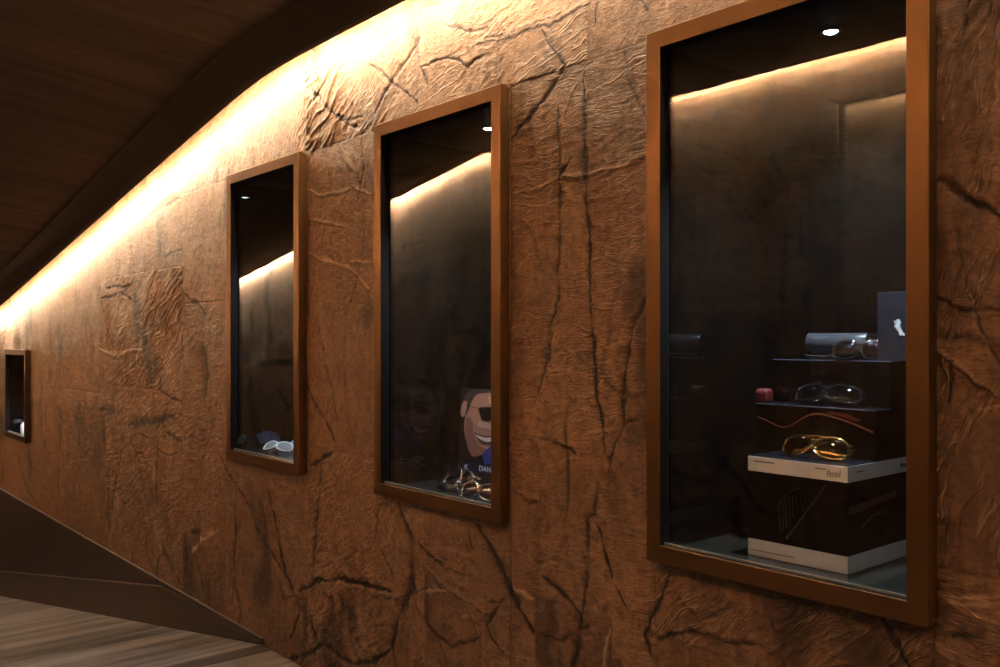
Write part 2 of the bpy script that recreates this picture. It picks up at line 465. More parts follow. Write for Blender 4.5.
def patch_ids(S, V, seed):
    top, low, cross, rects = PATCH[seed]
    S = np.asarray(S, float); V = np.asarray(V, float)
    pid = np.zeros(S.shape, int); seam = np.abs(V - TOPV) * 1.0
    m = V > TOPV
    for mm, cuts, o in ((m, top, 0), (~m, low, 400)):
        k = np.searchsorted(cuts, S[mm])
        pid[mm] = o + k
        lo = cuts[np.clip(k - 1, 0, len(cuts) - 1)]; hi = cuts[np.clip(k, 0, len(cuts) - 1)]
        seam[mm] = np.minimum(seam[mm], np.minimum(np.abs(S[mm] - lo), np.abs(S[mm] - hi)))
    for k, c in cross.items():
        q = (~m) & (pid == 400 + k)
        if not q.any() or not c: continue
        c_ = np.array(c); r = np.searchsorted(c_, V[q])
        seam[q] = np.minimum(seam[q], np.abs(V[q][:, None] - c_[None]).min(1))
        pid[q] = 600 + k * 8 + r
    for i, (a, b, c, d) in enumerate(rects):
        q = (S > a) & (S < b) & (V > c) & (V < d)
        pid[q] = 1900 + i
        seam[q] = np.minimum(np.minimum(S[q] - a, b - S[q]), d - V[q])
        ed = (S > a - .01) & (S < b + .01) & (V > c) & (V < d + .01) & ~q
        seam[ed] = np.minimum(seam[ed], np.maximum(np.maximum(a - S[ed], S[ed] - b), V[ed] - d))
    return pid, seam * D

def hide_fields(S, V, seed, detail=True):
    """height (m), tone, crease, worn over arrays S, V (in D)"""
    X, Z = S * D, V * D
    xs = X + .012 * noise2(X * 9, Z * 9, 3) + .004 * noise2(X * 38, Z * 38, 4)
    zs = Z + .012 * noise2(X * 9, Z * 9, 5) + .004 * noise2(X * 38, Z * 38, 6)
    pid, seam = patch_ids(S, V, seed)
    rs = np.random.RandomState(seed * 5 + 2)
    tb = rs.uniform(0, 1, 2000)
    ang = rs.uniform(-.75, .9, 2000); ang[rs.uniform(0, 1, 2000) < .2] += 1.2
    stren = rs.uniform(.05, 1., 2000) ** 1.6
    off = rs.uniform(-.0012, .0022, 2000)
    dense = rs.uniform(.75, 1.6, 2000)
    if seed == 1:
        def pin(x, y, a=None, st=None, t=None, dn=None):
            s, v = on_plane(x, y); i = int(patch_ids(np.array([s]), np.array([v]), 1)[0][0])
            if a is not None: ang[i] = a
            if st is not None: stren[i] = st
            if t is not None: tb[i] = t
            if dn is not None: dense[i] = dn
        pin(370, 90, .55, 1.5, .8, .8); pin(450, 40, .2, .5, .75, 1.2); pin(540, 30, .3, .8, .85, 1.6)
        pin(620, 25, .9, .15, .30); pin(250, 130, .9, .6, .7); pin(560, 200, .25, 1., .0, .75)
        pin(340, 250, -.1, .4, .5); pin(140, 320, .45, 1.1, .72, 1.); pin(240, 300, .2, .25, .6); pin(50, 330, 1.2, .2, .6)
        pin(340, 400, 1.0, .1, .55); pin(140, 400, .35, .5, .6); pin(250, 460, 0., .2, .55)
        pin(580, 640, .2, .1, .08); pin(700, 655, .2, .1, .2); pin(480, 600, -.3, .2, .5); pin(970, 250, 1.35, 1.3, .35, .6)
        pin(970, 60, 1.25, 1.2, .4, .6); pin(970, 450, 1.25, .9, .3, .7); pin(560, 540, .1, .3, .5); pin(440, 540, .1, .3, .52)
    a = ang[pid]; ca, sa = np.cos(a), np.sin(a)
    al = xs * -ca + zs * sa; ac = xs * sa + zs * ca
    dn = dense[pid]; sh = pid * 13.7
    n1 = noise2(al * 5.5 * dn + sh, ac * 30 * dn + .8 * noise2(al * 6, ac * 6, 8), 9)
    n2 = noise2(al * 11 * dn + sh, ac * 66 * dn, 12)
    wr = np.clip(1 - np.abs(n1) * 3.0, 0, 1) ** 1.5
    wr2 = np.clip(1 - np.abs(n2) * 3.2, 0, 1) ** 1.5
    mask = np.clip(.55 + 1.3 * noise2(X * 3.2, Z * 3.2, 15), 0, 1)
    st = stren[pid]
    h = .0036 * wr * mask * st + .0012 * wr2 * st * (.4 + .6 * mask)
    h = h + .0022 * fbm(X * 5, Z * 5, 4, 20) + 0.0005 * fbm(X * 42, Z * 42, 3, 30) + off[pid] * .6
    tone = np.clip(.06 + .80 * tb[pid] + .36 * fbm(X * 2.2 + sh, Z * 2.2, 4, 40) + .10 * np.clip(noise2(X * 1.6 + sh, Z * 14, 44), -1, 1), 0, 1)
    stain = np.clip(fbm(X * 3.6 + sh, Z * 1.9, 5, 50) - .34, 0, 1)
    crease = np.clip(stain * 1.3, 0, .6)
    veins = np.clip(1 - np.abs(noise2(X * 2.1 + sh, Z * 1.3 + .3 * noise2(X * 5, Z * 5, 61), 60)) * 26, 0, 1) * np.clip(.2 + noise2(X * 2.5, Z * 2.5, 66) * 1.6, 0, 1)
    crease = np.maximum(crease, veins * .75); h = h - veins * .0015
    worn = .75 * np.clip(wr * mask * st - .50, 0, 1) * np.clip(.4 + 2.2 * noise2(X * 4, Z * 4, 70), 0, 1)
    sg = np.exp(-(seam / .0022) ** 2)
    h = h - .0011 * sg; crease = np.maximum(crease, .34 * sg)
    CRS = CREASES if seed == 1 else [([(s + .35, v) for s, v in pts], a_, b_, c_, d_) for pts, a_, b_, c_, d_ in CREASES]
    extra = []
    rr = random.Random(seed * 31)
    for _ in range(70 if seed == 1 else 110):
        s = rr.uniform(S0, S1); v = rr.uniform(-1.2, .7); ang_ = rr.uniform(.9, 2.4); pts = [(s, v)]
        for k in range(rr.randint(3, 7)):
            ang_ += rr.uniform(-.5, .5); s += math.cos(ang_) * .09; v -= math.sin(ang_) * .09; pts.append((s, v))
        extra.append((pts, rr.uniform(.003, .008), rr.uniform(.25, .6), 0 if rr.random() < .8 else .5, rr.choice((-.003, -.002, .003))))
    for _ in range(260 if seed == 1 else 0):
        s = rr.uniform(S0 + 1.4, 5.6); v = rr.uniform(-.78, .5); a_ = rr.gauss(.25, .35) if rr.random() < .75 else rr.uniform(0, 3.1)
        ln = rr.uniform(.01, .05); pts = [(s, v)]
        for k in range(3):
            a_ += rr.uniform(-.3, .3); s -= math.cos(a_) * ln / 3; v += math.sin(a_) * ln / 3; pts.append((s, v))
        extra.append((pts, rr.uniform(.0014, .0030), 0, rr.uniform(.25, .8), .0012))
    jx, jz = (xs - X) / D, (zs - Z) / D
    Sj = S + jx * .9 + .0026 * noise2(X * 75, Z * 75, 91) / D; Vj = V + jz * .9 + .0026 * noise2(X * 75, Z * 75, 93) / D
    for pts, hw, dk, wrn, hh in CRS + extra:
        pad = hw * 4 / D + .012
        smin, smax = min(p[0] for p in pts) - pad, max(p[0] for p in pts) + pad
        vmin, vmax = min(p[1] for p in pts) - pad, max(p[1] for p in pts) + pad
        c0, c1 = np.searchsorted(S[:, 0], [smin, smax])
        if c1 <= c0: continue
        sub = (slice(c0, c1), slice(None))
        s_, v_ = Sj[sub], Vj[sub]
        best = np.full(s_.shape, 9.); tt = np.zeros(s_.shape); side = np.zeros(s_.shape)
        L = len(pts) - 1
        for i in range(L):
            ax, ay = pts[i]; bx, by = pts[i + 1]; dx, dy = bx - ax, by - ay
            t = np.clip(((s_ - ax) * dx + (v_ - ay) * dy) / (dx * dx + dy * dy + 1e-9), 0, 1)
            d = np.hypot(s_ - ax - t * dx, v_ - ay - t * dy)
            u = d < best
            best = np.where(u, d, best); tt = np.where(u, (i + t) / L, tt)
            side = np.where(u, np.sign((s_ - ax) * dy - (v_ - ay) * dx), side)
        d = best * D
        w = hw * (.35 + .75 * np.sin(np.pi * np.clip(tt * .9 + .05, 0, 1))) * (.8 + .8 * noise2(s_ * 40, v_ * 40, 77))
        w = np.maximum(w * 1.15, .0022)
        g = np.exp(-(d / w) ** 2)
        broken = np.clip(.95 + .8 * noise2(s_ * 22, v_ * 22, 81), .45, 1)
        if hh < 0:
            h[sub] += .65 * hh * g - .25 * hh * np.exp(-((d * side - 1.7 * w) / w) ** 2)
        else:
            h[sub] += .38 * hh * g
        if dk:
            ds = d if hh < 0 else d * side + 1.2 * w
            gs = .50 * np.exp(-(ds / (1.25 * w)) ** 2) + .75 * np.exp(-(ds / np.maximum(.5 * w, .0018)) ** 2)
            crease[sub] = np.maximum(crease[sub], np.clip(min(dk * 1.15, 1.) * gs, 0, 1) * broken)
        if wrn: worn[sub] = np.maximum(worn[sub], wrn * g * broken)
    return h, tone, np.clip(crease, 0, 1), np.clip(worn, 0, 1), np.stack([al, ac, (pid % 97) * .37], -1), np.clip(st, 0, 1.4)

def hide_wall(name, ss, nrow, vlo, vhi, q, sign, seed, holes=()):
    ss = np.array(ss); n = len(ss)
    lo, hi = vlo(ss), vhi(ss)
    t = np.linspace(0, 1, nrow)
    S = np.repeat(ss[:, None], nrow, 1); V = lo[:, None] + (hi - lo)[:, None] * t[None]
    h, tone, cr, wn, flow, fold = hide_fields(S, V, seed)
    co = np.empty((n, nrow, 3), np.float32)
    co[..., 0] = -S * D; co[..., 1] = (q - 1) * D + sign * h; co[..., 2] = EYE + V * D
    idx = np.arange(n * nrow).reshape(n, nrow)
    a, b, c, d = idx[:-1, :-1], idx[1:, :-1], idx[1:, 1:], idx[:-1, 1:]
    quads = np.stack([a, b, c, d] if sign > 0 else [a, d, c, b], -1).reshape(-1, 4)
    if sign < 0: quads = quads
    sc = (.25 * (S[:-1, :-1] + S[1:, 1:] + S[1:, :-1] + S[:-1, 1:])).reshape(-1)
    vc = (.25 * (V[:-1, :-1] + V[1:, 1:] + V[1:, :-1] + V[:-1, 1:])).reshape(-1)
    keep = np.ones(len(quads), bool)
    for s0, s1, v0, v1 in holes:
        keep &= ~((sc > s0) & (sc < s1) & (vc > v0) & (vc < v1))
    quads = quads[keep].astype(np.int32)
    me = bpy.data.meshes.new(name)
    me.vertices.add(n * nrow); me.vertices.foreach_set('co', co.reshape(-1))
    me.loops.add(len(quads) * 4); me.loops.foreach_set('vertex_index', quads.reshape(-1))
    me.polygons.add(len(quads)); me.polygons.foreach_set('loop_start', np.arange(len(quads), dtype=np.int32) * 4)
    me.update(calc_edges=True); me.validate()
    me.polygons.foreach_set('use_smooth', np.ones(len(me.polygons), bool))
    for nm, arr in (('tone', tone), ('crease', cr), ('worn', wn), ('folded', fold)):
        at = me.attributes.new(nm, 'FLOAT', 'POINT'); at.data.foreach_set('value', arr.astype(np.float32).reshape(-1))
    at = me.attributes.new('flow', 'FLOAT_VECTOR', 'POINT'); at.data.foreach_set('vector', flow.astype(np.float32).reshape(-1))
    me.materials.append(LEATHER)
    o = bpy.data.objects.new(name, me); C.objects.link(o)
    return tag(o, kind='structure')

# ---------------------------------------------------------------- niches: centre, half width, bottom, top (in D)
NICHES = [(.655, .2025, -.318, .442), (1.386, .2025, -.318, .442), (2.121, .2045, -.318, .442), (4.775, .2150, -.475, -.045)]
BAR = .0255
holes = [(c - w + .012, c + w - .012, b + .012, t - .012) for c, w, b, t in NICHES]

ss = []; s = S0
while s < S1:
    ss.append(s)
    s += .008 if s < .2 else .0022 if s < 1.6 else 0.0032 if s < 3 else .0042 if s < 5.4 else .018
hide_wall('wall_right', ss, 700, lambda s: np.full_like(s, -.78) - np.where(s > 2.145, 0, .01),
          lambda s: ceil_v(s, .95) + .10, WQ, -1, 1, holes)
so = np.arange(S0, S1, .012)
hide_wall('wall_left', so, 170, lambda s: floor_v(s) - .02, lambda s: ceil_v(s, OQ) + .10, OQ, 1, 2)

# ---------------------------------------------------------------- floor, ceiling, trims
def sweep(name, ss, profile, m, parent=None, smooth=False, angle=.7):
    """profile(s) -> list of (q, v); closed prism swept along the wall"""
    bm = bmesh.new(); rings = []
    for s in ss:
        rings.append([bm.verts.new(P(s, q, v)) for q, v in profile(s)])
    n = len(rings[0])
    for A, B in zip(rings, rings[1:]):
        for k in range(n): bm.faces.new((A[k], A[(k + 1) % n], B[(k + 1) % n], B[k]))
    bm.faces.new(rings[0]); bm.faces.new(rings[-1][::-1])
    return obj(name, bm, m, parent, smooth, 0, angle)

SS = sorted(set(list(np.arange(S0, S1 + .01, .1).round(3)) + [2.145]))
tag(sweep('floor', [S0, 2.1449, 2.1450001 + .0001, S1], lambda s: [(OQ - .02, float(floor_v(s))), (1.30, float(floor_v(s))),
    (1.30, float(floor_v(s)) - .08), (OQ - .02, float(floor_v(s)) - .08)], FLOORM), kind='structure')
# dark threshold strip across the top of the ramp
tag(sweep('trim_1', [2.10, 2.145, 2.165], lambda s: [(OQ, float(floor_v(s)) + .0012), (WQ, float(floor_v(s)) + .0012),
    (WQ, float(floor_v(s)) - .02), (OQ, float(floor_v(s)) - .02)], STRING), kind='structure')

def ceil_profile(s):
    qs = np.linspace(.895, OQ + .075, 8)
    lo = [(float(q), float(ceil_v(s, q))) for q in qs]
    hi = [(float(q), float(ceil_v(s, q)) + .03) for q in qs[::-1]]
    return lo + hi
tag(sweep('ceiling', SS, ceil_profile, CEILM, smooth=True), kind='structure')
def bulk_profile(s):
    d = float(ceil_drop(s, .95))
    pr = [(.874, .7005), (.878, .688), (.886, .676), (.899, .663), (.916, .650), (.934, .640), (.946, .6355), (.950, .636),
          (.951, .639), (.948, .648), (.940, .656), (.925, .665), (.910, .69), (.905, .735), (.880, .735)]
    return [(q, v + d) for q, v in pr]
tag(sweep('trim_2', SS, bulk_profile, BULK, smooth=True), kind='structure')
def bulk2_profile(s):
    d = float(ceil_v(s, OQ + .07))
    return [(OQ + .078, d + .0), (OQ + .07, d - .004), (OQ + .066, d), (OQ + .066, d + .03), (OQ + .078, d + .03)]
tag(sweep('trim_3', SS, bulk2_profile, BULK, smooth=True), kind='structure')
# closed slab above the light coves
sl = bmesh.new(); rows = []
for s in SS:
    rows.append([sl.verts.new(P(s, q, float(ceil_v(s, min(max(q, OQ), .95))) + .085 + (.0 if q < .5 else .0))) for q in (OQ - .03, .3, .9, WQ + .03)]
                + [sl.verts.new(P(s, q, float(ceil_v(s, min(max(q, OQ), .95))) + .15)) for q in (WQ + .03, .9, .3, OQ - .03)])
for A, B in zip(rows, rows[1:]):
    for k in range(8): sl.faces.new((A[k], A[(k + 1) % 8], B[(k + 1) % 8], B[k]))
sl.faces.new(rows[0]); sl.faces.new(rows[-1][::-1])
tag(obj('trim_4', sl, BULK), kind='structure')
# end walls of the corridor
for nm, s, th in (('wall_back', S0, -.04), ('wall_front', S1, .04)):
    a, b = P(s, OQ - .03, float(floor_v(s)) - .05), P(s + th, WQ + .03, float(ceil_v(s, 0)) + .14)
    bm = box(bmesh.new(), min(a.x, b.x), max(a.x, b.x), a.y, b.y, a.z, b.z)
    tag(obj(nm, bm, BULK), kind='structure')

# ramp side under the hides: dark stringer, skirting board parallel to the ramp, thin lip
SR = [2.146] + list(np.arange(2.25, S1, .25)) + [S1]
tag(sweep('trim_5', SR, lambda s: [(WQ + .004, -.7795), (WQ + .03, -.7795), (WQ + .03, float(floor_v(s)) - .03), (WQ + .004, float(floor_v(s)) - .03)], STRING), kind='structure')
def skirt(s):
    f = float(floor_v(s)); top = min(f + .128, -.781)
    return [(WQ - .001, f - .002), (WQ - .001, top - .003), (WQ + .001, top), (WQ + .006, top), (WQ + .006, f - .002)]
SK = [2.155, 2.3, 2.5, 2.7, 2.145 + .127 / .176, 2.9] + list(np.arange(3.1, S1, .3)) + [S1]
tag(sweep('baseboard_right', sorted(SK), skirt, STRING2), kind='structure')
tag(sweep('trim_6', [2.15, S1], lambda s: [(WQ - .005, -.7785), (WQ - .005, -.7640), (WQ - .002, -.7620), (WQ + .02, -.7620), (WQ + .02, -.7785)], LIP), kind='structure')

# ---------------------------------------------------------------- display niches
DX = .012 * D; BACKQ = 1.255; GQ = 1.013; FLV = .0075
def rect_ring(bm, cx, hw, z0, z1, prof, dark=()):
    rings = []
    for e, y in prof:
        rings.append([bm.verts.new(p) for p in ((cx - hw + e, y, z0 + e), (cx + hw - e, y, z0 + e), (cx + hw - e, y, z1 - e), (cx - hw + e, y, z1 - e))])
    n = len(prof)
    for i in range(n):
        A, B = rings[i], rings[(i + 1) % n]
        for k in range(4):
            f = bm.faces.new((A[k], A[(k + 1) % 4], B[(k + 1) % 4], B[k]))
            f.material_index = 1 if i in dark else 0
    return bm

def make_niche(label, c, w, b, t, metal=None):
    base = P(c, 1.0, b)
    T = thing('display_niche', label, 'display case', base, 0, 'bronze framed display niches in the leather wall')
    H = (t - b) * D; HW = w * D; bar = BAR * D
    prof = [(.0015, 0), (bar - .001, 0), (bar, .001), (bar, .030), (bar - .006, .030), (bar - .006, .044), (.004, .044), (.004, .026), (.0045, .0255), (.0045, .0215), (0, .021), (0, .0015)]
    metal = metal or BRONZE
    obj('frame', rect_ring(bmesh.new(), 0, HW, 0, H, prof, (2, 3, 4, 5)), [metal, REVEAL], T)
    iw, z0, z1 = HW - bar + .004, bar - FLV * D, H - bar + .004
    yb, yg = (BACKQ - 1) * D, (GQ - 1) * D
    obj('glass_pane', box(bmesh.new(), -HW + bar - .004, HW - bar + .004, yg, yg + .006, bar - .004, H - bar + .004), GLASS, T)
    obj('glass_channel', box(bmesh.new(), -HW + bar, HW - bar, yg - .004, yg - .0005, bar - .001, bar + .004), CHANNEL, T)
    obj('back_panel', box(bmesh.new(), -iw, iw, yb, yb + .012, z0 - .012, z1 + .012), GLOSS, T)
    for sx in (-1, 1):
        x0, x1 = sorted((sx * iw, sx * (iw + .012)))
        obj('side_panel', box(bmesh.new(), x0, x1, .031, yb, z0 - .012, z1 + .012), GLOSS, T)
    obj('base_panel', box(bmesh.new(), -iw, iw, .031, yb, z0 - .012, z0), BASEM, T)
    obj('top_panel', box(bmesh.new(), -iw, iw, .031, yb, z1, z1 + .012), TOPBLACK, T)
    # recessed downlight: trim ring and lens
    ld = bmesh.new(); R = []
    for r, z in ((.022, 0), (.021, -.003), (.016, -.0035), (.0145, -.001), (.0145, .0)):
        R.append([ld.verts.new((DX + r * math.cos(2 * PI * k / 24), .13 * D + r * math.sin(2 * PI * k / 24), z1 + z)) for k in range(24)])
    for A, B in zip(R, R[1:]):
        for k in range(24): ld.faces.new((A[k], A[(k + 1) % 24], B[(k + 1) % 24], B[k]))
    dl = obj('downlight', ld, mat('downlight_ring', (.05, .05, .05), .35, .8), T, True)
    le = bmesh.new()
    bmesh.ops.create_uvsphere(le, u_segments=20, v_segments=8, radius=.0138, matrix=Matrix.Translation((DX, .13 * D, z1 - .001)) @ Matrix.Diagonal((1, 1, .35, 1)))
    obj('lens', le, LED, dl, True)
    L = bpy.data.lights.new('niche_spot', 'SPOT'); L.energy = SPOT_W; L.color = (.70, .84, 1.0); L.spot_size = math.radians(105); L.spot_blend = .9
    L.shadow_soft_size = .012
    lo = bpy.data.objects.new('niche_spot', L); C.objects.link(lo)
    lo.location = base + Vector((DX, .13 * D, z1 - .012))
    return T, base.z + z0

SPOT_W = 70.0
N1, FL1 = make_niche('large nearest bronze framed glass niche holding a stack of boxes and sunglasses', *NICHES[0])
N2, FL2 = make_niche('tall bronze framed glass niche holding the smiling portrait', *NICHES[1])
N3, FL3 = make_niche('bronze framed glass niche third from the right, holding white glasses and a blue cloth', *NICHES[2])
N4, FL4 = make_niche('small low bronze framed glass niche at the far end of the wall', *NICHES[3], mat('bronze_dark_reflection', (.10, .058, .03), .42, 1.0))  # same bronze, darkened in colour for the dark surroundings it reflects

# ---------------------------------------------------------------- sunglasses
def sunglasses(name, label, loc, rotz, tilt, m_rim, m_lens, m_arm, W=.145, hb=.021, n=2.6, rim=.0016, wrap=2.6, open_arms=False,
               brow=False, droop=.15, group=None, cat='sunglasses', roll=0.):
    T = thing(name, label, cat, loc, rotz, group)
    a = W * .5 * .455; cx = W * .5 - a - .003
    def bend(x, z): return Vector((x, wrap * x * x - .25 * z * z, z))
    def outline(sg, k, N=40, sc=1.):
        t = 2 * PI * k / N; c, s_ = math.cos(t), math.sin(t)
        x = a * sc * math.copysign(abs(c) ** (2 / n), c); z = hb * sc * math.copysign(abs(s_) ** (2 / n), s_)
        x += droop * (z - hb * .3) * .55 * (-1 if z < 0 else .2) * 1
        return sg * (cx + x), z
    front = bmesh.new()
    for sg in (-1, 1):
        tube(front, [bend(*outline(sg, k)) for k in range(40)], rim, 8, True)
    gap = cx - a
    tube(front, [bend(x, hb * .42 + .004 * (1 - (x / (gap + .003)) ** 2)) for x in np.linspace(-gap - .003, gap + .003, 9)], rim * 1.1, 8)
    if brow:
        tube(front, [bend(x, hb * .95 - 3.5 * abs(x) ** 2) for x in np.linspace(-cx - a * .5, cx + a * .5, 17)], rim * 1.1, 8)
    for sg in (-1, 1):
        tube(front, [bend(sg * (cx + a * .93), hb * .55), bend(sg * (W * .5), hb * .58), bend(sg * (W * .5), hb * .58) + Vector((0, .009, 0))], rim * 1.5, 8)
    fo = obj('front_frame', front, m_rim, T, True)
    for sg in (-1, 1):
        lb = bmesh.new(); N = 40; rings = []
        for sc in (1., .75, .45, .2):
            ring = []
            for k in range(N):
                x, z = outline(sg, k, N, sc); p = bend(x, z); p.y -= .0052 * (1 - sc * sc); ring.append(lb.verts.new(p))
            rings.append(ring)
        p = bend(sg * cx, 0); p.y -= .0052; ce = lb.verts.new(p)
        for A, B in zip(rings, rings[1:]):
            for k in range(N): lb.faces.new((A[k], A[(k + 1) % N], B[(k + 1) % N], B[k]))
        for k in range(N): lb.faces.new((rings[-1][k], rings[-1][(k + 1) % N], ce))
        ge = lb.faces[:]
        bmesh.ops.recalc_face_normals(lb, faces=ge)
        bmesh.ops.solidify(lb, geom=ge, thickness=.0012)
        obj('lens', lb, m_lens, T, True)
    for i, sg in enumerate((-1, 1)):
        hx = bend(sg * (W * .5), hb * .58) + Vector((0, .009, 0))
        ab = bmesh.new()
        if open_arms:
            pts = [hx + Vector((-sg * .008 * t * t, .132 * t, -.004 * t - (.020 * max(0, t - .68) / .32 if t > .68 else 0))) for t in np.linspace(0, 1, 14)]
        else:
            yy = .006 + .007 * i
            pts = [hx, hx + Vector((-sg * .004, yy, 0))] + [Vector((sg * W * .5 - sg * (.006 + .128 * t), hx.y + yy - .004 * math.sin(PI * t), hx.z - .002 - (.018 * max(0, t - .7) / .3 if t > .7 else 0))) for t in np.linspace(.05, 1, 14)]
        tube(ab, pts, [.0022] * 2 + [.0026] * (len(pts) - 3) + [.002], 8)
        obj('temple', ab, m_arm, T, True)
    # settle on the surface below
    M = Matrix.Rotation(rotz, 4, 'Z') @ Matrix.Rotation(tilt, 4, 'X') @ Matrix.Rotation(roll, 4, 'Y')
    T.rotation_euler = M.to_euler()
    lowest = min((M @ v.co).z for ch in T.children for v in ch.data.vertices)
    T.location = Vector(loc) + Vector((0, 0, -lowest + .0002))
    return T

# ---------------------------------------------------------------- niche 1: the stack
def at(x, y, q):            # world point on a plane parallel to the wall from a photo point
    s, v = on_plane(x, y, q); return P(s, q, v)

s_r, dep = .591, 1.251
s_l1, s_l2 = .740, .774
Q1, Q2, Q3 = 1.080, 1.150, 1.194
v0 = (FL1 - EYE) / D; v1 = -.1615; v2 = -.0935; v3 = -.0290

def carton(name, label, s0, s1, q0, q1, va, vb, cat='box'):
    base = P((s0 + s1) / 2, q0, va + .0002)
    T = thing(name, label, cat, base)
    return T, (s1 - s0) * D / 2, (q1 - q0) * D, (vb - va) * D

T, hw, dp, hh = carton('display_box', 'largest box at the bottom, black with two white bands and a harp print', s_r, s_l1, Q1, dep, v0, v1)
zb, zt = .034, hh - .032
obj('body', box(bmesh.new(), -hw + .0012, hw - .0012, .0012, dp, zb - .001, zt + .001), BLACKC, T)
obj('bottom_band', box(bmesh.new(), -hw, hw, 0, dp, 0, zb), WHITEC, T, bevel=.0006)
obj('top_band', box(bmesh.new(), -hw, hw, 0, dp, zt, hh - .0012), WHITEC, T, bevel=.0006)
obj('lid_face', box(bmesh.new(), -hw + .0004, hw - .0004, .0004, dp, hh - .0016, hh), BLACKTOP, T, bevel=.0005)
def local(T, x, y, q):      # photo point on the front face q -> local x,z of T
    p = at(x, y, q) - T.location; return p.x, p.z
def print_on(name, T, polys, m, y=-.0006, th=.0004):
    bm = bmesh.new()
    for pl in polys: flat_poly(bm, [(x, y, z) for x, z in pl], th)
    return obj(name, bm, m, T)
hp = lambda x, y: local(T, x, y, Q1)
Y1 = .0006
bar_ = stroke([hp(826, 484), hp(806, 512), hp(786, 539)], [.0018, .0032, .0055])
print_on('harp_print', T, [bar_, stroke(smooth_line([hp(776, 512), hp(781, 500), hp(791, 491), hp(802, 487)], 5), .0010)]
         + [stroke([hp(x, 496 + abs(x - 793) * .35), hp(x + 1.2 + (x - 781) * .06, yb)], .0010) for x, yb in
            ((779, 531), (782, 530), (785, 528), (788.5, 524), (792, 519), (796, 514), (800, 508), (804, 502))], HARPINK, Y1, .0008)
# marks and script on the white bands
print_on('band_mark', T, [stroke([hp(754, 460.8), hp(774, 463.3)], .0030)], GREYINK)
print_on('band_mark', T, [stroke([hp(815, 468.0), hp(826, 469.4)], .0026)], GREYINK)
print_on('band_mark', T, [stroke([hp(752, 549.5), hp(794, 557.5)], .0018)], GREYINK)
x, z = hp(833, 474.0)
text_mesh('script_lettering', 'Persol', .0185, INK, T, (x, -.0006, z), .45, (PI / 2, -.10, 0), .62)
# right flank: dark arc print and script
fl = bmesh.new()
def flank(pts, w):
    return [(hw + .0006, p[0], p[1]) for p in stroke(pts, w)]
def flank_poly(bm, pts3):
    a = [bm.verts.new(p) for p in pts3]; b = [bm.verts.new((p[0] - .0012, p[1], p[2])) for p in pts3]
    f1 = bm.faces.new(a); f2 = bm.faces.new(b[::-1]); n = len(a)
    for i in range(n): bm.faces.new((a[i], b[i], b[(i + 1) % n], a[(i + 1) % n]))
    bmesh.ops.triangulate(bm, faces=[f1, f2])
flank_poly(fl, flank(smooth_line([(.050, .082), (.085, .098), (.125, .104), (.150, .102)], 5), .004))
obj('arc_print', fl, HARPINK, T)
fl = bmesh.new()
flank_poly(fl, [(hw + .0003, .004, .112), (hw + .0003, .19, .128), (hw + .0003, .19, .140), (hw + .0003, .004, .128)])
obj('stripe_print', fl, BROWNINK, T)
text_mesh('script_lettering', 'Persol', .0185, INK, T, (hw + .0006, .222, hh - .017), .45, (PI / 2, 0, PI / 2), .62)
fl = bmesh.new(); flank_poly(fl, flank([(.03, hh - .014), (.06, hh - .014)], .0026)); obj('band_mark', fl, GREYINK, T)
BOX1 = T

T, hw, dp, hh = carton('display_box', 'middle black box of the stack with a thin curved copper line on its front', s_r, s_l2, Q2, dep, v1, v2)
obj('body', box(bmesh.new(), -hw, hw, 0, dp, 0, hh - .001), BLACKC, T, bevel=.0006)
obj('lid_face', box(bmesh.new(), -hw + .0004, hw - .0004, .0004, dp, hh - .0018, hh), BLACKTOP, T, bevel=.0006)
obj('lid_edge_glint', box(box(bmesh.new(), -hw - .0003, hw + .0003, -.0003, .0006, hh - .0016, hh + .0001), hw - .0006, hw + .0003, .0006, dp * .45, hh - .0016, hh + .0001), EDGE_GLINT, T)  # pale strip added for the glow along the lit lid edge
hp2 = lambda x, y: local(T, x, y, Q2)
print_on('copper_line_print', T, [stroke(smooth_line([hp2(757, 416.5), hp2(767, 420.5), hp2(777, 425.5), hp2(785, 427), hp2(793, 424.5), hp2(802, 418.5), hp2(812, 414.3), hp2(824, 414.5), hp2(840, 419), hp2(856, 425), hp2(873, 432.5)], 5),
                                         [.0016] * 20 + [.0024] * 10 + [.0040] * 21)], COPPERINK)
print_on('red_flash_print', T, [[hp2(830, 411.5), hp2(848, 414), hp2(862, 421), hp2(855, 421.5), hp2(842, 417), hp2(826, 412.5)]], REDINK, -.0004)
T2 = T
T, hw, dp, hh = carton('display_box', 'uppermost plain black box of the stack, its top edge catching the light', s_r, s_l2, Q3, dep, v2, v3)
obj('body', box(bmesh.new(), -hw, hw, 0, dp, 0, hh - .001), BLACKC, T, bevel=.0006)
obj('lid_face', box(bmesh.new(), -hw + .0004, hw - .0004, .0004, dp, hh - .0018, hh), BLACKTOP, T, bevel=.0006)
obj('lid_edge_glint', box(box(bmesh.new(), -hw - .0003, hw + .0003, -.0003, .0006, hh - .0016, hh + .0001), hw - .0006, hw + .0003, .0006, dp * .45, hh - .0016, hh + .0001), EDGE_GLINT, T)

